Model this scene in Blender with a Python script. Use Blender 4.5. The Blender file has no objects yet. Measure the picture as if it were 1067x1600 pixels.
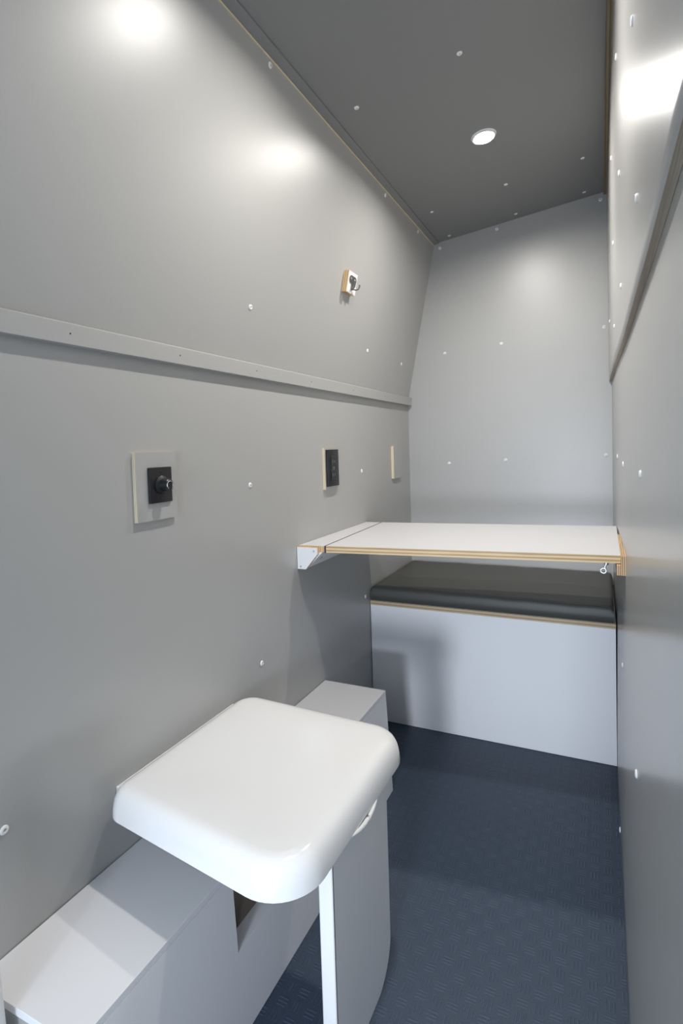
import bpy, bmesh, math
from mathutils import Vector, Matrix

S = bpy.context.scene
COL = S.collection

# ------------------------------------------------------------------ camera
cam_data = bpy.data.cameras.new('camera')
cam_data.sensor_fit = 'VERTICAL'
cam_data.sensor_height = 36.0
cam_data.sensor_width = 24.0
cam_data.lens = 859.55 / 1600 * 36.0
cam_data.shift_y = -(800 - 738.4) / 1600
cam_data.clip_start = 0.01
cam = bpy.data.objects.new('camera', cam_data)
COL.objects.link(cam)
R_ = Vector((0.90262094, 0.42929238, -0.03136053))
U_ = Vector((0.00939632, 0.05318855, 0.99854028))
F_ = Vector((-0.43033376, 0.90159804, -0.04397533))
M_ = Matrix((R_, U_, -F_)).transposed().to_4x4()
M_.translation = Vector((0.8378, 0.0, 1.08))
cam.matrix_world = M_
S.camera = cam

# ------------------------------------------------------------------ exposure and daylight
S.view_settings.view_transform = 'Standard'
S.view_settings.look = 'None'
S.view_settings.gamma = 1.0
S.view_settings.use_curve_mapping = False
S.view_settings.exposure = 0.13
DAY = (0.68, 0.83, 1.0)
DAY_STRENGTH = 2.0
LED_STRENGTH = 970.0
LED_COLOR = (1.0, 0.965, 0.915)
LED_Y = (1.80, 1.07)
world = bpy.data.worlds.new('world')
S.world = world
world.use_nodes = True
bg = world.node_tree.nodes['Background']
bg.inputs[0].default_value = (*DAY, 1)
bg.inputs[1].default_value = DAY_STRENGTH

Y0 = -0.55          # the open doorway behind the photographer
YB = 2.5145         # back wall
# portal that guides sampling of the daylight through the open doorway
pl = bpy.data.lights.new('doorway_portal', 'AREA')
pl.shape = 'RECTANGLE'
pl.size = 0.9
pl.size_y = 2.1
pl.cycles.is_portal = True
po = bpy.data.objects.new('doorway_portal', pl)
po.location = (0.45, Y0 - 0.01, 1.03)
po.rotation_euler = (math.radians(90), 0, 0)
COL.objects.link(po)

# added area light for low daylight beyond the doorway, spread narrowed onto the bench
sl_ = bpy.data.lights.new('added_daylight', 'AREA')
sl_.shape = 'RECTANGLE'
sl_.size = 0.30
sl_.size_y = 0.40
sl_.energy = 3.6
sl_.spread = math.radians(45)
sl_.color = (0.80, 0.88, 1.0)
so = bpy.data.objects.new('added_daylight', sl_)
so.location = (0.83, -1.8, 0.72)
so.rotation_euler = (math.radians(82), 0, math.radians(4))
COL.objects.link(so)

# ------------------------------------------------------------------ materials
def new_mat(name, color, rough=0.5, metal=0.0, coat=0.0, spec=0.5):
    m = bpy.data.materials.new(name)
    m.use_nodes = True
    b = m.node_tree.nodes['Principled BSDF']
    b.inputs['Base Color'].default_value = (*color, 1)
    b.inputs['Roughness'].default_value = rough
    b.inputs['Metallic'].default_value = metal
    b.inputs['Coat Weight'].default_value = coat
    b.inputs['Specular IOR Level'].default_value = spec
    return m, m.node_tree, b

def N(nt, kind, **kw):
    n = nt.nodes.new(kind)
    for k, v in kw.items():
        setattr(n, k, v)
    return n

def fine_noise(nt, b, scale, dist, strength, color=None, amount=0.0):
    tc = N(nt, 'ShaderNodeTexCoord')
    no = N(nt, 'ShaderNodeTexNoise')
    no.inputs['Scale'].default_value = scale
    no.inputs['Detail'].default_value = 3
    nt.links.new(tc.outputs['Object'], no.inputs['Vector'])
    bp = N(nt, 'ShaderNodeBump')
    bp.inputs['Strength'].default_value = strength
    bp.inputs['Distance'].default_value = dist
    nt.links.new(no.outputs['Fac'], bp.inputs['Height'])
    nt.links.new(bp.outputs['Normal'], b.inputs['Normal'])
    if color and amount:
        mx = N(nt, 'ShaderNodeMix', data_type='RGBA')
        mx.inputs['A'].default_value = (*[c * (1 - amount) for c in color], 1)
        mx.inputs['B'].default_value = (*[c * (1 + amount) for c in color], 1)
        nt.links.new(no.outputs['Fac'], mx.inputs['Factor'])
        nt.links.new(mx.outputs['Result'], b.inputs['Base Color'])
    return no

GREY = (0.415, 0.411, 0.400)
m_grey, nt, b = new_mat('grey_laminate_panel', GREY, 0.37, spec=0.85)
fine_noise(nt, b, 900, 0.0004, 0.12, GREY, 0.07)
CEIL_SHADED = (0.232, 0.230, 0.230)  # same laminate as the walls, the ceiling's shade put into a darker colour
m_greyr, nt, b = new_mat('grey_laminate_panel_smooth', GREY, 0.23, spec=0.45)
fine_noise(nt, b, 900, 0.0003, 0.08, GREY, 0.07)
m_ceil, nt, b = new_mat('grey_laminate_shaded_ceiling', CEIL_SHADED, 0.40)
fine_noise(nt, b, 900, 0.0004, 0.12, CEIL_SHADED, 0.07)
WHITE = (0.84, 0.83, 0.84)
m_white, nt, b = new_mat('white_laminate', WHITE, 0.38)
fine_noise(nt, b, 700, 0.0002, 0.08, WHITE, 0.02)
m_table, nt, b = new_mat('white_table_laminate', (0.66, 0.655, 0.665), 0.36)
m_seat, nt, b = new_mat('white_moulded_plastic', (0.86, 0.85, 0.84), 0.16, coat=0.3)
no = fine_noise(nt, b, 260, 0.0003, 0.10)
m_stand_in, nt, b = new_mat('beige_grey_stand_in', (0.62, 0.58, 0.53), 0.6)
m_plastic, nt, b = new_mat('matt_white_plastic', (0.78, 0.78, 0.78), 0.35)
m_legface, nt, b = new_mat('pale_grey_plastic', (0.80, 0.80, 0.81), 0.42)
fine_noise(nt, b, 600, 0.0003, 0.15, (0.80, 0.80, 0.81), 0.04)
m_black, nt, b = new_mat('black_plastic', (0.012, 0.012, 0.014), 0.38)
m_blackgloss, nt, b = new_mat('glossy_black_plastic', (0.01, 0.01, 0.011), 0.12)
m_chrome, nt, b = new_mat('chrome', (0.85, 0.85, 0.86), 0.12, 1.0)
m_steel, nt, b = new_mat('satin_steel', (0.55, 0.55, 0.54), 0.30, 1.0)
m_bronze, nt, b = new_mat('dark_nickel', (0.24, 0.235, 0.22), 0.34, 0.9)
m_screw, nt, b = new_mat('white_screw_cap_plastic', (0.86, 0.86, 0.85), 0.25)
m_dark, nt, b = new_mat('dark_gap', (0.03, 0.022, 0.03), 0.7)
m_hinge, nt, b = new_mat('dark_plum_hinge', (0.045, 0.022, 0.035), 0.55)
VIN = (0.064, 0.064, 0.056)
m_vinyl, nt, b = new_mat('charcoal_vinyl', VIN, 0.48)
fine_noise(nt, b, 420, 0.0006, 0.35, VIN, 0.12)

def ply_mat(name, axis, pitch, light=(0.66, 0.47, 0.27), dark=(0.30, 0.17, 0.075), rough=0.55):
    """layers of veneer stacked along one axis, with long grain streaks"""
    m, nt, b = new_mat(name, light, rough)
    tc = N(nt, 'ShaderNodeTexCoord')
    sp = N(nt, 'ShaderNodeSeparateXYZ')
    nt.links.new(tc.outputs['Object'], sp.inputs[0])
    mp = N(nt, 'ShaderNodeMapping')
    sc = {'X': (700, 9, 9), 'Y': (9, 700, 9), 'Z': (9, 9, 700)}[axis]
    mp.inputs['Scale'].default_value = sc
    nt.links.new(tc.outputs['Object'], mp.inputs['Vector'])
    no = N(nt, 'ShaderNodeTexNoise')
    no.inputs['Scale'].default_value = 1.0
    no.inputs['Detail'].default_value = 2
    nt.links.new(mp.outputs[0], no.inputs['Vector'])
    w = N(nt, 'ShaderNodeMath', operation='MULTIPLY')
    w.inputs[1].default_value = 2 * math.pi / pitch
    nt.links.new(sp.outputs[axis], w.inputs[0])
    s = N(nt, 'ShaderNodeMath', operation='SINE')
    nt.links.new(w.outputs[0], s.inputs[0])
    a = N(nt, 'ShaderNodeMath', operation='MULTIPLY_ADD')
    a.inputs[1].default_value = 0.34
    a.inputs[2].default_value = -0.02
    nt.links.new(s.outputs[0], a.inputs[0])
    a2 = N(nt, 'ShaderNodeMath', operation='ADD')
    nt.links.new(a.outputs[0], a2.inputs[0])
    nt.links.new(no.outputs['Fac'], a2.inputs[1])
    r = N(nt, 'ShaderNodeValToRGB')
    r.color_ramp.elements[0].position = 0.22
    r.color_ramp.elements[0].color = (*dark, 1)
    r.color_ramp.elements[1].position = 0.62
    r.color_ramp.elements[1].color = (*light, 1)
    nt.links.new(a2.outputs[0], r.inputs[0])
    nt.links.new(r.outputs[0], b.inputs['Base Color'])
    return m
m_ply_z = ply_mat('plywood_edge_layers_flat', 'Z', 0.0100, (0.74, 0.56, 0.34), (0.44, 0.28, 0.13))
m_ply_bench = ply_mat('plywood_bench_edge', 'Z', 0.0100, (0.56, 0.44, 0.29), (0.36, 0.25, 0.14))
m_ply_x = ply_mat('plywood_edge_layers_upright', 'X', 0.0042)
m_ply_trim = ply_mat('weathered_plywood_edge', 'X', 0.031, (0.50, 0.43, 0.34), (0.36, 0.30, 0.23))
m_ply_dark = ply_mat('dark_plywood_edge', 'X', 0.009, (0.26, 0.20, 0.12), (0.14, 0.10, 0.06))
m_cream = ply_mat('cream_plywood_edge', 'X', 0.0045, (0.80, 0.70, 0.52), (0.58, 0.45, 0.28))
m_tan = ply_mat('tan_plywood_edge', 'X', 0.0075, (0.74, 0.52, 0.28), (0.50, 0.32, 0.14))

# rubber floor: basket weave of three raised bars per tile
FLO = (0.040, 0.062, 0.096)
m_floor, nt, b = new_mat('blue_grey_rubber_floor', FLO, 0.50)
tc = N(nt, 'ShaderNodeTexCoord')
sp = N(nt, 'ShaderNodeSeparateXYZ')
nt.links.new(tc.outputs['Object'], sp.inputs[0])
def MA(op, a, bb=None, c=None):
    n = N(nt, 'ShaderNodeMath', operation=op)
    for i, v in enumerate((a, bb, c)):
        if v is None:
            continue
        if isinstance(v, (int, float)):
            n.inputs[i].default_value = v
        else:
            nt.links.new(v, n.inputs[i])
    return n.outputs[0]
CELL = 0.0305
ux = MA('DIVIDE', sp.outputs['X'], CELL)
uy = MA('DIVIDE', sp.outputs['Y'], CELL)
fx, fy = MA('FRACT', ux), MA('FRACT', uy)
par = MA('PINGPONG', MA('ADD', MA('FLOOR', ux), MA('FLOOR', uy)), 1.0)
def bars(across, along):
    tri = MA('ABSOLUTE', MA('SUBTRACT', MA('FRACT', MA('MULTIPLY', MA('SUBTRACT', across, 0.14), 1 / 0.24)), 0.5))
    line = MA('SMOOTH_MIN', 1.0, MA('MAXIMUM', 0.0, MA('MULTIPLY', MA('SUBTRACT', 0.26, tri), 8.0)), 0.1)
    ends = MA('LESS_THAN', MA('ABSOLUTE', MA('SUBTRACT', along, 0.5)), 0.33)
    side = MA('LESS_THAN', MA('ABSOLUTE', MA('SUBTRACT', across, 0.5)), 0.36)
    return MA('MULTIPLY', line, MA('MULTIPLY', ends, side))
ba, bb_ = bars(fx, fy), bars(fy, fx)
mixh = MA('ADD', MA('MULTIPLY', ba, par), MA('MULTIPLY', bb_, MA('SUBTRACT', 1.0, par)))
no = N(nt, 'ShaderNodeTexNoise')
no.inputs['Scale'].default_value = 520
no.inputs['Detail'].default_value = 4
nt.links.new(tc.outputs['Object'], no.inputs['Vector'])
hgt = MA('ADD', mixh, MA('MULTIPLY', no.outputs['Fac'], 0.9))
bp = N(nt, 'ShaderNodeBump')
bp.inputs['Strength'].default_value = 0.75
bp.inputs['Distance'].default_value = 0.0011
nt.links.new(hgt, bp.inputs['Height'])
nt.links.new(bp.outputs['Normal'], b.inputs['Normal'])
r = N(nt, 'ShaderNodeValToRGB')
r.color_ramp.elements[0].position = 0.35
r.color_ramp.elements[0].color = (*[c * 0.72 for c in FLO], 1)
r.color_ramp.elements[1].position = 0.72
r.color_ramp.elements[1].color = (*[c * 1.45 for c in FLO], 1)
nt.links.new(no.outputs['Fac'], r.inputs[0])
mxf = N(nt, 'ShaderNodeMix', data_type='RGBA', blend_type='ADD')
nt.links.new(MA('MULTIPLY', mixh, 0.5), mxf.inputs['Factor'])  # sheen of the raised bars put into the colour as a lighter tone
nt.links.new(r.outputs[0], mxf.inputs['A'])
mxf.inputs['B'].default_value = (*[c * 0.7 for c in FLO], 1)
nt.links.new(mxf.outputs['Result'], b.inputs['Base Color'])

m_led = bpy.data.materials.new('lit_led_lens')
m_led.use_nodes = True
nt = m_led.node_tree
for n in list(nt.nodes):
    nt.nodes.remove(n)
em = N(nt, 'ShaderNodeEmission')
em.inputs[0].default_value = (*LED_COLOR, 1)
em.inputs[1].default_value = LED_STRENGTH
ou = N(nt, 'ShaderNodeOutputMaterial')
nt.links.new(em.outputs[0], ou.inputs[0])

# ------------------------------------------------------------------ mesh helpers
def finish(name, bm, mats, parent=None, smooth=False, label=None, angle=35):
    bmesh.ops.recalc_face_normals(bm, faces=bm.faces)
    me = bpy.data.meshes.new(name)
    bm.to_mesh(me)
    bm.free()
    for m in (mats if isinstance(mats, (list, tuple)) else [mats]):
        me.materials.append(m)
    if smooth:
        me.polygons.foreach_set('use_smooth', [True] * len(me.polygons))
        me.set_sharp_from_angle(angle=math.radians(angle))
    o = bpy.data.objects.new(name, me)
    COL.objects.link(o)
    if parent is not None:
        o.parent = parent
    if label:
        o['label'] = label
    return o

def thing(name, label, cat, loc, rot=None, group=None):
    o = bpy.data.objects.new(name, None)
    o.empty_display_size = 0.05
    COL.objects.link(o)
    o.location = loc
    if rot is not None:
        o.rotation_euler = rot
    o['label'] = label
    o['category'] = cat
    if group:
        o['group'] = group
    return o

def structure(o):
    o['kind'] = 'structure'
    return o

def hexa(bm, pts, mi=0, face_mi=None):
    """pts: 4 bottom then 4 top; face_mi: dict face index -> material (0 bottom 1 top 2..5 sides)"""
    v = [bm.verts.new(p) for p in pts]
    fs = [(3, 2, 1, 0), (4, 5, 6, 7), (0, 1, 5, 4), (1, 2, 6, 5), (2, 3, 7, 6), (3, 0, 4, 7)]
    out = []
    for i, f in enumerate(fs):
        fc = bm.faces.new([v[k] for k in f])
        fc.material_index = (face_mi or {}).get(i, mi)
        out.append(fc)
    return out

def box(bm, x0, x1, y0, y1, z0, z1, mi=0, face_mi=None):
    # side order: 2 -> y0 side, 3 -> x1 side, 4 -> y1 side, 5 -> x0 side
    return hexa(bm, [(x0, y0, z0), (x1, y0, z0), (x1, y1, z0), (x0, y1, z0),
                     (x0, y0, z1), (x1, y0, z1), (x1, y1, z1), (x0, y1, z1)], mi, face_mi)

def bevel_all(bm, w, seg=2):
    bmesh.ops.bevel(bm, geom=list(bm.edges), offset=w, segments=seg, profile=0.6, affect='EDGES', clamp_overlap=True)

def prism(bm, poly, a0, a1, axis='Y', mi=0, face_mi=None):
    """extrude a 2D polygon (u,v) along an axis"""
    def P(u, v, a):
        return {'Y': (u, a, v), 'X': (a, u, v), 'Z': (u, v, a)}[axis]
    A = [bm.verts.new(P(u, v, a0)) for u, v in poly]
    B = [bm.verts.new(P(u, v, a1)) for u, v in poly]
    n = len(poly)
    f = bm.faces.new(A); f.material_index = (face_mi or {}).get('a', mi)
    f = bm.faces.new(B[::-1]); f.material_index = (face_mi or {}).get('b', mi)
    for i in range(n):
        f = bm.faces.new((A[i], A[(i + 1) % n], B[(i + 1) % n], B[i]))
        f.material_index = (face_mi or {}).get(i, mi)

def lathe(bm, prof, seg=24, mat=Matrix(), mi=0):
    """prof: (r, z) pairs; turned about local z"""
    rings = []
    for r, z in prof:
        if r < 1e-6:
            rings.append([bm.verts.new(mat @ Vector((0, 0, z)))])
        else:
            rings.append([bm.verts.new(mat @ Vector((r * math.cos(2 * math.pi * i / seg), r * math.sin(2 * math.pi * i / seg), z))) for i in range(seg)])
    for a, b in zip(rings, rings[1:]):
        for i in range(seg):
            j = (i + 1) % seg
            if len(a) == 1 and len(b) == 1:
                continue
            if len(a) == 1:
                f = bm.faces.new((a[0], b[i], b[j]))
            elif len(b) == 1:
                f = bm.faces.new((a[i], b[0], a[j]))
            else:
                f = bm.faces.new((a[i], b[i], b[j], a[j]))
            f.material_index = mi

def tube(bm, pts, radii, seg=12, mi=0):
    pts = [Vector(p) for p in pts]
    rings = []
    ref = Vector((0, 1, 0.01)).normalized()
    for i, p in enumerate(pts):
        d = (pts[min(i + 1, len(pts) - 1)] - pts[max(i - 1, 0)]).normalized()
        s = d.cross(ref)
        if s.length < 1e-3:
            s = d.cross(Vector((1, 0, 0)))
        s.normalize()
        t = s.cross(d).normalized()
        r = radii[i] if isinstance(radii, (list, tuple)) else radii
        rings.append([bm.verts.new(p + r * (math.cos(2 * math.pi * k / seg) * s + math.sin(2 * math.pi * k / seg) * t)) for k in range(seg)])
    for a, b in zip(rings, rings[1:]):
        for k in range(seg):
            f = bm.faces.new((a[k], a[(k + 1) % seg], b[(k + 1) % seg], b[k]))
            f.material_index = mi
    for rr in (rings[0], rings[-1][::-1]):
        bm.faces.new(rr).material_index = mi

def torus(bm, R, r, mat=Matrix(), a=24, c=10, mi=0, a0=0, a1=2 * math.pi):
    full = abs(a1 - a0 - 2 * math.pi) < 1e-6
    rings = []
    for i in range(a if full else a + 1):
        t = a0 + (a1 - a0) * i / a
        rings.append([bm.verts.new(mat @ Vector(((R + r * math.cos(2 * math.pi * k / c)) * math.cos(t),
                      (R + r * math.cos(2 * math.pi * k / c)) * math.sin(t), r * math.sin(2 * math.pi * k / c)))) for k in range(c)])
    m = len(rings)
    for i in range(m if full else m - 1):
        A, B = rings[i], rings[(i + 1) % m]
        for k in range(c):
            bm.faces.new((A[k], B[k], B[(k + 1) % c], A[(k + 1) % c])).material_index = mi

# ------------------------------------------------------------------ wall surfaces
def interp(x, xs, ys):
    if x <= xs[0]:
        return ys[0]
    for a, b, c, d in zip(xs, xs[1:], ys, ys[1:]):
        if x <= b:
            return c + (d - c) * (x - a) / (b - a)
    return ys[-1]

def right_x(y, z):
    """the right wall bows outward at mid height towards the doorway"""
    B = interp(y, [-.5, .3, .8, 1.5, 2.0, 2.52], [.038, .036, .032, .022, .010, .002])
    Q = interp(z, [0, .45, .8, 1.02, 1.3, 1.6, 2.08], [0, .35, .75, .9, 1, .8, .3])
    return .869 + B * Q

ZK = 1.290                         # where the left wall folds inward
LEAN = 0.144 / (2.003 - ZK)
def left_x(z):
    return 0.0 if z < ZK else (z - ZK) * LEAN
def ceil_z(x):
    return 2.003 + (x - 0.144) * (2.082 - 2.003) / 0.725

# floor
bm = bmesh.new()
box(bm, -0.03, 0.93, Y0, YB + 0.02, -0.03, 0)
structure(finish('floor', bm, m_floor))

# ceiling
bm = bmesh.new()
hexa(bm, [(0.10, Y0, ceil_z(0.10)), (0.93, Y0, ceil_z(0.93)), (0.93, YB + .02, ceil_z(0.93)), (0.10, YB + .02, ceil_z(0.10)),
          (0.10, Y0, 2.14), (0.93, Y0, 2.14), (0.93, YB + .02, 2.14), (0.10, YB + .02, 2.14)])
ceiling = structure(finish('ceiling', bm, m_ceil))

# left wall: upright lower panel, leaning upper panel
wall_left = bpy.data.objects.new('wall_left', None)
COL.objects.link(wall_left)
structure(wall_left)
bm = bmesh.new()
box(bm, -0.03, 0, Y0, YB, 0, ZK)
lower_left = finish('lower_panel', bm, m_grey, wall_left)
bm = bmesh.new()
prism(bm, [(0, ZK), (left_x(2.03), 2.03), (left_x(2.03) - 0.03, 2.03), (-0.03, ZK)], Y0, YB)
upper_left = finish('upper_panel', bm, m_grey, wall_left)

# back wall
bm = bmesh.new()
box(bm, -0.03, 0.93, YB, YB + 0.03, 0, 2.12)
wall_back = structure(finish('wall_back', bm, m_grey))

# right wall: bowed lower panel and a second panel lapped over it above
wall_right = bpy.data.objects.new('wall_right', None)
COL.objects.link(wall_right)
structure(wall_right)
def bowed(name, z0, z1, inset, thick, mats, parent):
    bm = bmesh.new()
    ny, nz = 40, 24
    def grid(dx):
        return [[bm.verts.new((right_x(Y0 + (YB - Y0) * i / ny, z0 + (z1 - z0) * j / nz) - inset + dx,
                               Y0 + (YB - Y0) * i / ny, z0 + (z1 - z0) * j / nz)) for j in range(nz + 1)] for i in range(ny + 1)]
    A, Bk = grid(0), grid(thick)
    for i in range(ny):
        for j in range(nz):
            bm.faces.new((A[i][j], A[i + 1][j], A[i + 1][j + 1], A[i][j + 1])).smooth = True
            bm.faces.new((Bk[i][j], Bk[i][j + 1], Bk[i + 1][j + 1], Bk[i + 1][j]))
        bm.faces.new((A[i][0], Bk[i][0], Bk[i + 1][0], A[i + 1][0])).material_index = 1
        bm.faces.new((A[i][nz], A[i + 1][nz], Bk[i + 1][nz], Bk[i][nz])).material_index = 1
    for j in range(nz):
        bm.faces.new((A[0][j], A[0][j + 1], Bk[0][j + 1], Bk[0][j]))
        bm.faces.new((A[ny][j], Bk[ny][j], Bk[ny][j + 1], A[ny][j + 1]))
    return finish(name, bm, mats, parent)
lower_right = bowed('lower_panel', 0, 2.085, 0, 0.02, [m_greyr, m_greyr], wall_right)
upper_right = bowed('upper_panel', 1.317, 2.083, 0.0100, 0.0097, [m_greyr, m_ply_trim], wall_right)

# batten along the left wall fold
bm = bmesh.new()
prism(bm, [(0, 1.272), (0.018, 1.272), (0.0195, 1.306), (0.006, 1.312), (left_x(1.300), 1.300), (0, ZK)], Y0, YB - 0.001)
trim_b = structure(finish('trim_1', bm, m_grey))
bm = bmesh.new()
for y in (0.66, 0.93, 1.22, 1.52, 1.84, 2.16):
    lathe(bm, [(0, 0.0004), (0.0016, 0.0004), (0.0016, 0)], 10, Matrix.Translation((0.0187, y, 1.290)) @ Matrix.Rotation(math.radians(90), 4, 'Y'))
finish('nail_heads', bm, m_dark, trim_b, label='tiny dark nail heads')

# thin batten along the ceiling's left edge, its plywood edge showing
bm = bmesh.new()
xa = left_x(2.000)
hexa(bm, [(xa - .002, Y0, 1.9955), (xa + .027, Y0, 2.0015), (xa + .024, YB - .001, 2.0010), (xa - .002, YB - .001, 1.9955),
          (xa - .002, Y0, 2.0035), (xa + .027, Y0, 2.0065), (xa + .024, YB - .001, 2.0065), (xa - .002, YB - .001, 2.0035)])
structure(finish('trim_2', bm, m_ceil))
bm = bmesh.new()
hexa(bm, [(xa - .003, Y0, 1.9935), (xa + .003, Y0, 1.9935), (xa + .003, YB - .001, 1.9935), (xa - .003, YB - .001, 1.9935),
          (xa - .003, Y0, 1.9955), (xa + .003, Y0, 1.9955), (xa + .003, YB - .001, 1.9955), (xa - .003, YB - .001, 1.9955)])
structure(finish('trim_3', bm, m_cream))

# plywood edge strip where the right wall meets the ceiling
bm = bmesh.new()
ys = [Y0 + (YB - .001 - Y0) * i / 12 for i in range(13)]
prev = None
for y in ys:
    xi = right_x(y, 2.07) - 0.0100
    zt = ceil_z(xi)
    ring = [bm.verts.new(p) for p in ((xi - .013, y, zt - .001), (xi + .001, y, zt), (xi + .001, y, zt - .012), (xi - .013, y, zt - .012))]
    if prev:
        for k in range(4):
            bm.faces.new((prev[k], prev[(k + 1) % 4], ring[(k + 1) % 4], ring[k]))
    else:
        bm.faces.new(ring)
    prev = ring
bm.faces.new(prev[::-1])
structure(finish('trim_4', bm, m_ply_dark))

# ------------------------------------------------------------------ screw caps (parts of the panels they hold)
def screw_bm():
    bm = bmesh.new()
    lathe(bm, [(0.0072, 0), (0.0070, 0.0012), (0.0056, 0.0026), (0.0036, 0.0030), (0.0026, 0.0026)], 20)
    lathe(bm, [(0.0026, 0.0026), (0.0020, 0.0012), (0, 0.0012)], 20, mi=1)
    return bm
sm = None
def screw(parent, p, n, scale=1.0):
    global sm
    if sm is None:
        bm = screw_bm()
        me = bpy.data.meshes.new('screw_cap')
        bm.to_mesh(me); bm.free()
        me.materials.append(m_screw); me.materials.append(m_steel)
        me.polygons.foreach_set('use_smooth', [True] * len(me.polygons))
        sm = me
    o = bpy.data.objects.new('screw_cap', sm)
    COL.objects.link(o)
    o.parent = parent
    o.location = p
    o.rotation_euler = Vector(n).to_track_quat('Z', 'Y').to_euler()
    o.scale = (scale,) * 3
    o['label'] = 'white screw cap'
NU = Vector((1, 0, -LEAN)).normalized()
for y, z in ((1.197, .991), (1.935, .991), (1.219, .508), (.511, .510), (1.936, .504)):
    screw(lower_left, (0, y, z), (1, 0, 0))
for y, z in ((1.183, 1.445), (1.951, 1.447), (2.341, 1.445), (1.143, 1.9832), (1.900, 1.982), (2.285, 1.983)):
    screw(upper_left, (left_x(z), y, z), NU)
for x, z in ((.171, 1.979), (.426, 2.015), (.836, 2.052), (.183, 1.502), (.436, 1.518), (.845, 1.540), (.192, .995), (.446, 1.005), (.847, 1.018)):
    screw(wall_back, (x, YB, z), (0, -1, 0))
for y, z in ((1.0617, 1.0201), (1.6517, 1.0145), (1.976, 1.0266), (.993, .533), (1.562, .500), (1.62, .022)):
    screw(lower_right, (right_x(y, z), y, z), (-1, 0, 0))
for y, z in ((2.30, 1.520), (1.865, 1.420), (1.482, 1.443), (1.8335, 1.656), (.945, 1.4365), (1.42, 1.678), (1.8135, 1.892), (1.364, 1.900), (.9165, 1.674)):
    screw(upper_right, (right_x(y, z) - 0.0100, y, z), (-1, 0, 0))
NC = Vector(((2.082 - 2.003) / 0.725, 0, -1)).normalized()
for x, y in ((.526, 1.404), (.2345, 1.433), (.228, 2.1925), (.518, 2.170), (.781, 2.166), (.778, 2.458), (.514, 2.462), (.226, 2.473)):
    screw(ceiling, (x, y, ceil_z(x)), NC)

# ------------------------------------------------------------------ ceiling lights
def downlight(y, label):
    t = thing('ceiling_light', label, 'light', (0.508, y, ceil_z(0.508)), group='round ceiling downlights')
    mt = NC.to_track_quat('Z', 'Y').to_matrix().to_4x4()
    bm = bmesh.new()
    lathe(bm, [(0.0305, 0.0), (0.0305, 0.0060), (0.033, 0.0068), (0.037, 0.0040), (0.039, 0.0)], 40, mt)
    finish('rim', bm, m_plastic, t, True)
    bm = bmesh.new()
    lathe(bm, [(0.030, 0.0012), (0.0, 0.0012)], 40, mt)
    finish('lens', bm, m_led, t, label='lit white lens')
downlight(LED_Y[0], 'round lit downlight in the shaded grey ceiling above the table')
downlight(LED_Y[1], 'round lit downlight in the ceiling above the folding seat')

# ------------------------------------------------------------------ bench at the far end
YF = 1.980
t = thing('bench', 'white bench box with plywood top edge across the back wall', 'bench', (0.434, YF, 0))
def loc(o, t):
    """keep world coordinates of a part built in world space"""
    o.matrix_parent_inverse = Matrix.Translation(-t.location)
    return o
bm = bmesh.new()
box(bm, 0.002, 0.8685, YF, YF + 0.015, 0.001, 0.4605)
bevel_all(bm, 0.0006, 1)
loc(finish('front_panel', bm, m_white, t), t)
bm = bmesh.new()
box(bm, 0.002, 0.8690, YF - 0.001, YB - 0.002, 0.461, 0.4785, 0, {2: 1})
loc(finish('top_board', bm, [m_white, m_ply_bench], t), t)

# cushion
bm = bmesh.new()
nx, ny = 40, 26
x0, x1, y0, y1, z0, z1 = 0.003, 0.864, YF + 0.000, YB - 0.006, 0.479, 0.533
def rr(u, r, L):
    d = min(u, L - u)
    return d
vs = {}
Rr = 0.013
def prof(d):       # edge roll-off
    return 0 if d >= Rr else Rr - math.sqrt(max(0, Rr * Rr - (Rr - d) ** 2))
def us(a, b, n):
    base = [0, .003, .007, .012, .020, .035]
    L = b - a
    mid = [0.035 + (L - 0.07) * i / n for i in range(1, n)]
    return [a + u for u in base] + [a + u for u in mid] + [b - u for u in base[::-1]]
X, Y = us(x0, x1, nx), us(y0, y1, ny)
def topz(x, y):
    dx, dy = min(x - x0, x1 - x), min(y - y0, y1 - y)
    d = min(dx, dy)
    if dx < Rr and dy < Rr:
        d = max(0, Rr - math.hypot(Rr - dx, Rr - dy))
    crown = 0.007 * (1 - ((x - (x0 + x1) / 2) / ((x1 - x0) / 2)) ** 4) * (1 - ((y - (y0 + y1) / 2) / ((y1 - y0) / 2)) ** 4)
    wr = 0.0009 * math.sin(x * 31 + 1.3) * math.exp(-dy / 0.05) + 0.0006 * math.sin(x * 57) * math.exp(-dy / 0.03)
    return z1 - prof(d) + crown + wr
G = [[bm.verts.new((x, y, topz(x, y))) for y in Y] for x in X]
for i in range(len(X) - 1):
    for j in range(len(Y) - 1):
        bm.faces.new((G[i][j], G[i + 1][j], G[i + 1][j + 1], G[i][j + 1]))
border = [G[i][0] for i in range(len(X))] + [G[-1][j] for j in range(1, len(Y))] + [G[i][-1] for i in range(len(X) - 2, -1, -1)] + [G[0][j] for j in range(len(Y) - 2, 0, -1)]
cx_, cy_ = (x0 + x1) / 2, (y0 + y1) / 2
def ringdown(src, z, out):
    res = []
    for v in src:
        dx = 0 if x0 + .001 < v.co.x < x1 - .001 else (1 if v.co.x > cx_ else -1)
        dy = 0 if y0 + .001 < v.co.y < y1 - .001 else (1 if v.co.y > cy_ else -1)
        res.append(bm.verts.new((v.co.x + dx * out * 0.3, v.co.y + dy * out, z)))
    for i in range(len(src)):
        j = (i + 1) % len(src)
        bm.faces.new((src[i], res[i], res[j], src[j]))
    return res
b1 = ringdown(border, 0.503, 0.003)
b2 = ringdown(b1, 0.490, -0.001)
b3 = ringdown(b2, 0.4795, -0.006)
bm.faces.new(b3)
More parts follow.
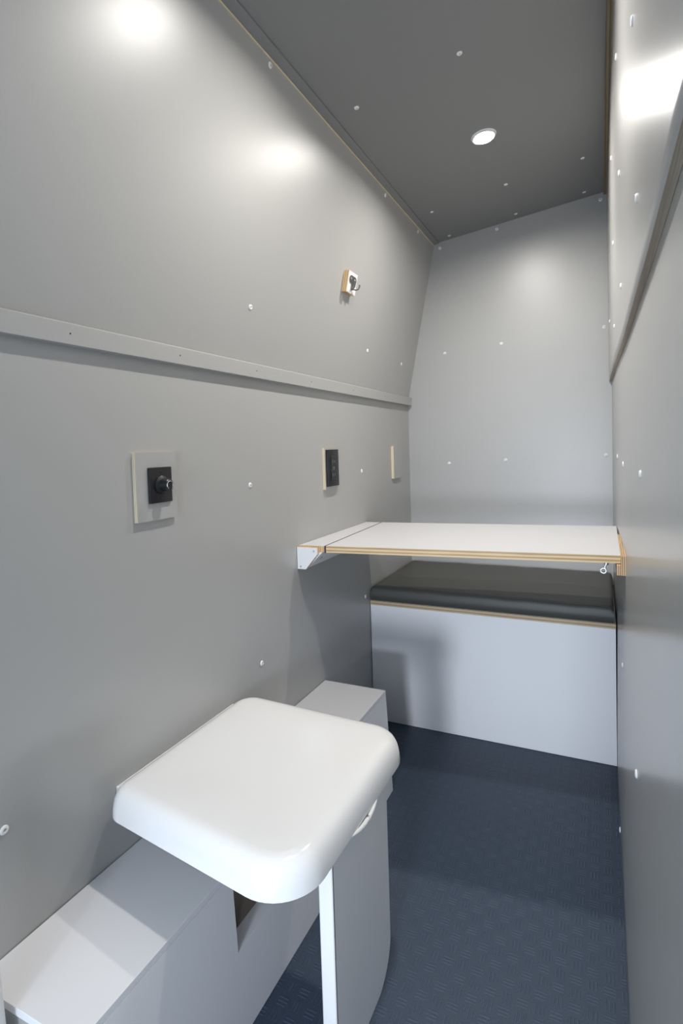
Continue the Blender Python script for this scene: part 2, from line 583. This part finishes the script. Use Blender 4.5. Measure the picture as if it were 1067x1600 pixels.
cushion = finish('bench_cushion', bm, m_vinyl, None, True, angle=60)
cushion['label'] = 'charcoal vinyl seat cushion lying on the white bench'
cushion['category'] = 'cushion'
bm = bmesh.new()
tube(bm, [(x0 + .012 + (x1 - x0 - .024) * i / 30, y0 + 0.0065, topz(x0 + .012 + (x1 - x0 - .024) * i / 30, y0 + .0065) + .0004) for i in range(31)], 0.0015, 8)
finish('seam', bm, m_vinyl, cushion, True)

# ------------------------------------------------------------------ fold-down table
ZT = 0.791
t = thing('folding_table', 'white fold-down table top with plywood edge spanning both walls', 'table', (0.0, 1.432, ZT))
TH = 0.020
bm = bmesh.new()
FL, FR, BR, BL = (.0885, 1.4465), (.8735, 1.526), (.8735, 2.048), (.0665, 1.965)
hexa(bm, [(*FL, ZT - TH), (*FR, ZT - TH), (*BR, ZT - TH), (*BL, ZT - TH), (*FL, ZT), (*FR, ZT), (*BR, ZT), (*BL, ZT)],
     0, {2: 1, 3: 1, 4: 1, 5: 1})
loc(finish('table_top', bm, [m_table, m_ply_z], t), t)
bm = bmesh.new()
hexa(bm, [(.0835, 1.4455, ZT - .021), (.0884, 1.4463, ZT - .021), (.0664, 1.9650, ZT - .021), (.0605, 1.9645, ZT - .021),
          (.0835, 1.4455, ZT - .0006), (.0884, 1.4463, ZT - .0006), (.0664, 1.9650, ZT - .0006), (.0605, 1.9645, ZT - .0006)])
loc(finish('hinge_strip', bm, m_hinge, t, label='dark hinge strip'), t)
# wall bracket: ledge, two cheeks, sloping board
br = bpy.data.objects.new('wall_bracket', None)
COL.objects.link(br); br.parent = t
bm = bmesh.new()
hexa(bm, [(0.001, 1.4375, ZT - .018), (.0833, 1.4425, ZT - .018), (.0603, 1.9640, ZT - .018), (0.001, 1.960, ZT - .018),
          (0.001, 1.4375, ZT), (.0833, 1.4425, ZT), (.0603, 1.9640, ZT), (0.001, 1.960, ZT)], 0, {2: 1})
def lp(o):
    o.matrix_parent_inverse = Matrix.Translation(-t.location)
    return o
lp(finish('ledge', bm, [m_table, m_tan], br))
for ya in (1.4255, 1.940):
    bm = bmesh.new()
    prism(bm, [(0.001, ZT - .0035), (.0700, ZT - .0035), (.0700, ZT - .022), (.0290, ZT - .070), (0.001, ZT - .070)], ya, ya + .0115, 'Y', 0,
          {0: 1, 1: 1, 2: 1, 3: 1, 'b': 0})
    lp(finish('cheek', bm, [m_white, m_tan], br))
bm = bmesh.new()
prism(bm, [(.0800, ZT - .0185), (.0290, ZT - .068), (.0200, ZT - .068), (.0700, ZT - .0185)], 1.438, 1.939)
lp(finish('sloping_board', bm, m_white, br))
for (xx, zz) in ((.058, ZT - .014), (.012, ZT - .062)):
    bm = bmesh.new()
    lathe(bm, [(0.0026, 0), (0.0022, 0.0006), (0, 0.0006)], 14, Matrix.Translation((xx, 1.4255, zz)) @ Matrix.Rotation(math.radians(90), 4, 'X'))
    lp(finish('screw', bm, m_steel, br))
bm = bmesh.new()
lathe(bm, [(0.006, 0), (0.005, 0.0016), (0, 0.0020)], 16, Matrix.Translation((.0556, 1.475, ZT - .0425)) @ Vector((.70, 0, -.72)).to_track_quat('Z', 'Y').to_matrix().to_4x4())
lp(finish('screw', bm, m_steel, br))
# hanging eye latch
bm = bmesh.new()
tube(bm, [(.842, 1.541, ZT - .0195), (.841, 1.541, ZT - .028)], 0.0055, 14)
tube(bm, [(.840, 1.5405, ZT - .028), (.8375, 1.540, ZT - .036)], 0.0028, 12)
torus(bm, 0.0062, 0.0021, Matrix.Translation((.8345, 1.5395, ZT - .0435)) @ Matrix.Rotation(math.radians(80), 4, 'X'))
loc(finish('eye_latch', bm, m_chrome, t, True, label='small silver eye latch'), t)

# cleat on the right wall that carries the table's free end
t = thing('table_cleat', 'small plywood cleat on the right wall under the table end', 'bracket', (0.88, 1.505, 0.745))
bm = bmesh.new()
ya, yb = 1.503, 1.86
hexa(bm, [(.8740, ya, .7455), (right_x(ya, .76), ya, .7455), (right_x(yb, .76), yb, .7455), (.8740, yb, .7455),
          (.8740, ya, .793), (right_x(ya, .79), ya, .793), (right_x(yb, .79), yb, .793), (.8740, yb, .793)])
loc(finish('back_strip', bm, m_ply_x, t), t)
bm = bmesh.new()
box(bm, .8640, .8740, ya, yb, .7455, .7695)
loc(finish('ledge', bm, m_ply_x, t), t)

# ------------------------------------------------------------------ low boxing along the left wall
t = thing('boxing', 'low white boxing along the left wall foot with a cut-out', 'boxing', (0.0, 0.455, 0))
ZB = 0.3185
YN, YE = 0.455, 1.5765
N0, N1, NZ = 0.785, 1.24, 0.158
def fx_(z):        # the front leans outward slightly towards the floor
    return 0.214 + (ZB - z) * 0.05
bm = bmesh.new()
def fp(y0, y1, z0, z1):
    hexa(bm, [(fx_(z0) - .015, y0, z0), (fx_(z0), y0, z0), (fx_(z0), y1, z0), (fx_(z0) - .015, y1, z0),
              (fx_(z1) - .015, y0, z1), (fx_(z1), y0, z1), (fx_(z1), y1, z1), (fx_(z1) - .015, y1, z1)])
ztp = ZB - 0.0125
# one continuous front outline with the notch
outl = [(YN, 0.001), (YE, 0.001), (YE, ztp), (N1, ztp), (N1, NZ), (N0, NZ), (N0, ztp), (YN, ztp)]
A = [bm.verts.new((fx_(z), y, z)) for y, z in outl]
Bv = [bm.verts.new((fx_(z) - .034, y, z)) for y, z in outl]
for quad in ((0, 1, 4, 5),):
    pass
def fr(V, flip):
    for ids in ((0, 5, 6, 7), (0, 1, 4, 5), (1, 2, 3, 4)):
        f = [V[i] for i in ids]
        bm.faces.new(f[::-1] if flip else f)
fr(A, False); fr(Bv, True)
for i in range(8):
    bm.faces.new((A[i], Bv[i], Bv[(i + 1) % 8], A[(i + 1) % 8]))
loc(finish('front_panel', bm, m_white, t), t)
for y0_, y1_ in ((YN, N0), (N1, YE)):
    bm = bmesh.new()
    box(bm, 0.0015, 0.2145, y0_, y1_, ztp + .0005, ZB)
    bevel_all(bm, 0.0005, 1)
    loc(finish('top_panel', bm, m_white, t), t)
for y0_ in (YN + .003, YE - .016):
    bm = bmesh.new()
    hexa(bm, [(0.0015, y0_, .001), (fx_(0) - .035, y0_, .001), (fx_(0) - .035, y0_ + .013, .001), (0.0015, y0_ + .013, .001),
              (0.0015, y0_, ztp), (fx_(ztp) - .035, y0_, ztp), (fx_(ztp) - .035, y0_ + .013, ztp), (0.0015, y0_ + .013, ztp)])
    loc(finish('end_panel', bm, m_grey if y0_ < 1 else m_white, t), t)  # near end's shade put into the colour: wall grey instead of white

bm = bmesh.new()
box(bm, 0.085, 0.098, N0 - .02, N1 + .02, .001, ZB - .014)  # added board in place of the wall, set nearer to catch light
loc(finish('stand_in_board', bm, m_stand_in, t, label='added beige-grey board standing in for the wall behind the cut-out'), t)

# white upright board at the near end of the boxing
bm = bmesh.new()
hexa(bm, [(.060, .34, 0.001), (.100, .34, 0.001), (.100, .452, 0.001), (.060, .452, 0.001),
          (.060, .34, .62), (.100, .34, .62), (.100, .427, .62), (.060, .427, .62)])
bevel_all(bm, 0.006, 3)
o = finish('upright_board', bm, m_plastic, None, True)
o['label'] = 'white upright board at the photo\'s lower left edge beside the boxing'
o['category'] = 'board'

# ------------------------------------------------------------------ folding seat
t = thing('folding_stool', 'glossy white moulded fold-out stool on a leg below the wall control', 'stool', (0.23, 0.87, 0))
def rounded_outline(corners, radii, seg=10):
    """corners ccw; returns points and outward normals"""
    pts = []
    n = len(corners)
    for i in range(n):
        p0, p1, p2 = Vector(corners[i - 1]), Vector(corners[i]), Vector(corners[(i + 1) % n])
        a, b = (p0 - p1).normalized(), (p2 - p1).normalized()
        ang = a.angle(b)
        d = radii[i] / math.tan(ang / 2)
        s, e = p1 + a * d, p1 + b * d
        c = p1 + (a + b).normalized() * (radii[i] / math.sin(ang / 2))
        a0 = math.atan2(s.y - c.y, s.x - c.x)
        a1 = math.atan2(e.y - c.y, e.x - c.x)
        while a1 < a0:
            a1 += 2 * math.pi
        for k in range(seg + 1):
            q = a0 + (a1 - a0) * k / seg
            pts.append((c + Vector((math.cos(q), math.sin(q))) * radii[i], Vector((math.cos(q), math.sin(q)))))
    return pts
SC = [(0.0115, 0.684), (0.447, 0.622), (0.454, 1.102), (0.0115, 1.124)]
out = rounded_outline(SC, [0.045, 0.080, 0.075, 0.055], 12)
ZR = 0.425
prof_s = [(0.0105, ZR + .004), (0.004, ZR), (0.0, ZR + .0015), (0.0, ZR + .006), (0.0015, ZR + .020), (0.0045, ZR + .032), (0.0095, ZR + .0415), (0.0165, ZR + .0480),
          (0.026, ZR + .0515), (0.036, ZR + .0522)]
def ring_at(bm, inset, z):
    return [bm.verts.new((p.x - n.x * inset, p.y - n.y * inset, z)) for p, n in out]
bm = bmesh.new()
rings = [ring_at(bm, 0.012, ZR + .030)] + [ring_at(bm, i, z) for i, z in prof_s]
for a, b in zip(rings, rings[1:]):
    for k in range(len(a)):
        j = (k + 1) % len(a)
        bm.faces.new((a[k], a[j], b[j], b[k]))
# slightly dished top in shrinking rings towards the centre
cx_, cy_ = 0.235, 0.885
last = rings[-1]
base = [v.co.copy() for v in last]
for f_, dz in ((0.85, 0.0), (0.6, -.0012), (0.3, -.0020)):
    nr = [bm.verts.new((cx_ + (c.x - cx_) * f_, cy_ + (c.y - cy_) * f_, ZR + .0522 + dz)) for c in base]
    for k in range(len(nr)):
        j = (k + 1) % len(nr)
        bm.faces.new((last[k], last[j], nr[j], nr[k]))
    last = nr
bm.faces.new(last)
bm.faces.new(rings[0][::-1])
loc(finish('seat_shell', bm, m_seat, t, True, angle=60), t)
# moulded grip: a curved lip scooped out under the front edge
bm = bmesh.new()
lip, root = [], []
for k in range(25):
    u = k / 24
    q = math.sin(math.pi * u) ** 0.8
    y = 0.800 + 0.138 * u
    lip.append(Vector((0.4455 + 0.0075 * q, y, ZR + 0.005 - 0.010 * q)))
    root.append(Vector((0.4440, y, ZR + 0.004 - 0.012 * q)))
tube(bm, lip, [0.0012 + 0.0032 * math.sin(math.pi * k / 24) for k in range(25)], 10)
A = [[bm.verts.new(p + Vector((0, 0, dz))) for p in row] for row, dz in ((lip, 0), (root, 0), (root, -0.003), (lip, -0.003))]
for k in range(24):
    for i in range(4):
        bm.faces.new((A[i][k], A[i][k + 1], A[(i + 1) % 4][k + 1], A[(i + 1) % 4][k]))
loc(finish('grip', bm, m_seat, t, True), t)
# hinge plate on the wall
bm = bmesh.new()
box(bm, 0.0005, 0.0085, 0.722, 1.086, 0.385, 0.4560)
bevel_all(bm, 0.002, 2)
box(bm, 0.0085, 0.030, 0.74, 0.80, 0.400, 0.430)
box(bm, 0.0085, 0.030, 1.00, 1.06, 0.400, 0.430)
loc(finish('hinge_plate', bm, m_plastic, t), t)
# folding leg: wide panel with a rounded lower far corner
bm = bmesh.new()
ly0, ly1 = 0.775, 1.016
pl_ = [(ly0, 0.002)]
rc = 0.075
for k in range(13):
    a = -math.pi / 2 + math.pi / 2 * k / 12
    pl_.append((ly1 - rc + rc * math.cos(a), 0.002 + rc + rc * math.sin(a)))
pl_ += [(ly1, ZR + .028), (ly0, ZR + .028)]
prism(bm, pl_, 0.405, 0.430, 'X')
bm.normal_update()
bmesh.ops.bevel(bm, geom=[e for e in bm.edges if abs(e.verts[0].co.x - e.verts[1].co.x) < 1e-6], offset=0.004, segments=3, profile=0.6, affect='EDGES')
loc(finish('leg', bm, m_legface, t, True), t)
bm = bmesh.new()
box(bm, 0.4035, 0.4300, ly0 - .0055, ly0 + .0035, 0.002, ZR + .028)
bevel_all(bm, 0.0035, 3)
loc(finish('leg_edge', bm, m_seat, t, True, label='glossy white front edge of the leg'), t)

# ------------------------------------------------------------------ plates on the left wall
def backer(t, w, h, th):
    bm = bmesh.new()
    box(bm, 0.0002, th, 0, w, 0, h, 0, {0: 1, 1: 1, 2: 1, 4: 1})
    finish('backing_board', bm, [m_grey, m_cream], t)

t = thing('control_plate', 'black control plate with round knob on a grey backing board', 'control', (0, 0.800, 0.945))
backer(t, 0.112, 0.139, 0.009)
bm = bmesh.new()
box(bm, 0.009, 0.0145, 0.030, 0.093, 0.035, 0.108)
bevel_all(bm, 0.0014, 2)
finish('cover_plate', bm, m_black, t, True)
RY = Matrix.Rotation(math.radians(90), 4, 'Y')
for zz in (0.044, 0.099):
    bm = bmesh.new()
    lathe(bm, [(0.0028, 0), (0.0024, 0.0010), (0, 0.0012)], 14, Matrix.Translation((0.0145, 0.0615, zz)) @ RY)
    finish('screw', bm, m_blackgloss, t, True)
bm = bmesh.new()
lathe(bm, [(0.0190, 0), (0.0190, 0.003), (0.0165, 0.0045), (0.0135, 0.006), (0.0120, 0.022), (0.0105, 0.0235), (0, 0.0238)], 28, Matrix.Translation((0.0145, 0.0615, 0.0715)) @ RY)
kn = finish('knob', bm, m_black, t, True)
bm = bmesh.new()
torus(bm, 0.0082, 0.0009, Matrix.Translation((0.0383, 0.0615, 0.0715)) @ RY, a=32, c=8, a0=math.radians(35), a1=math.radians(325))
finish('ring', bm, m_chrome, kn, True, label='thin silver ring')

t = thing('socket_outlet', 'black power socket on a pale backing board above the table\'s near corner', 'outlet', (0, 1.612, 0.945))
backer(t, 0.106, 0.138, 0.009)
bm = bmesh.new()
box(bm, 0.009, 0.0175, 0.006, 0.087, 0.009, 0.132)
bevel_all(bm, 0.0018, 2)
finish('cover_plate', bm, m_black, t, True)
bm = bmesh.new()
box(bm, 0.0175, 0.0190, 0.026, 0.066, 0.028, 0.112)
bevel_all(bm, 0.0006, 1)
sk = finish('socket_face', bm, m_blackgloss, t)
bm = bmesh.new()
for zc in (0.047, 0.092):
    box(bm, 0.0190, 0.0192, 0.0370, 0.0386, zc - .005, zc + .005)
    box(bm, 0.0190, 0.0192, 0.0515, 0.0531, zc - .004, zc + .004)
box(bm, 0.0190, 0.0194, 0.037, 0.053, 0.066, 0.0675)
box(bm, 0.0190, 0.0194, 0.037, 0.053, 0.0715, 0.073)
finish('slots', bm, m_steel, sk, label='small grey socket slots')

t = thing('blank_plate', 'plain grey blank board with a cream edge beside the back wall corner', 'plate', (0, 2.264, 0.941))
bm = bmesh.new()
box(bm, 0.0002, 0.011, 0, 0.104, 0, 0.142, 0, {0: 0, 1: 1, 2: 1, 4: 1})
finish('board', bm, [m_grey, m_cream], t)

# ------------------------------------------------------------------ coat hook on the leaning wall
zc = 1.632
t = thing('coat_hook', 'dark metal coat hook on a small white plywood block', 'hook', (left_x(zc), 1.702, zc))
t.rotation_euler = (0, math.atan(LEAN), 0)
bm = bmesh.new()
box(bm, 0.0003, 0.018, -0.034, 0.034, -0.034, 0.034, 1, {3: 0})
finish('block', bm, [m_white, m_tan], t)
bm = bmesh.new()
o2 = rounded_outline([(-0.026, -0.002), (0.026, -0.002), (0.026, 0.022), (-0.026, 0.022)], [0.0118] * 4, 8)
prism(bm, [(p.x, p.y) for p, n in o2], 0.018, 0.0205, 'X')
o3 = [(-0.0075, 0.004), (0.0075, 0.004), (0.0065, -0.022), (-0.0065, -0.022)]
prism(bm, o3, 0.018, 0.0215, 'X')
hk = finish('hook_plate', bm, m_bronze, t)
for s in (-0.0145, 0.0145):
    bm = bmesh.new()
    lathe(bm, [(0.0042, 0), (0.0036, 0.0014), (0, 0.002)], 16, Matrix.Translation((0.0205, s, 0.012)) @ RY)
    finish('screw', bm, m_steel, t, True)
for s in (-1, 1):
    bm = bmesh.new()
    P = [(0.020, 0, -0.015), (0.024, s * 0.005, -0.018), (0.030, s * 0.011, -0.019), (0.036, s * 0.016, -0.015), (0.038, s * 0.018, -0.007), (0.0375, s * 0.0185, -0.001)]
    tube(bm, P, [0.0034, 0.0031, 0.0029, 0.0028, 0.0028, 0.0034], 12)
    finish('prong', bm, m_bronze, t, True)
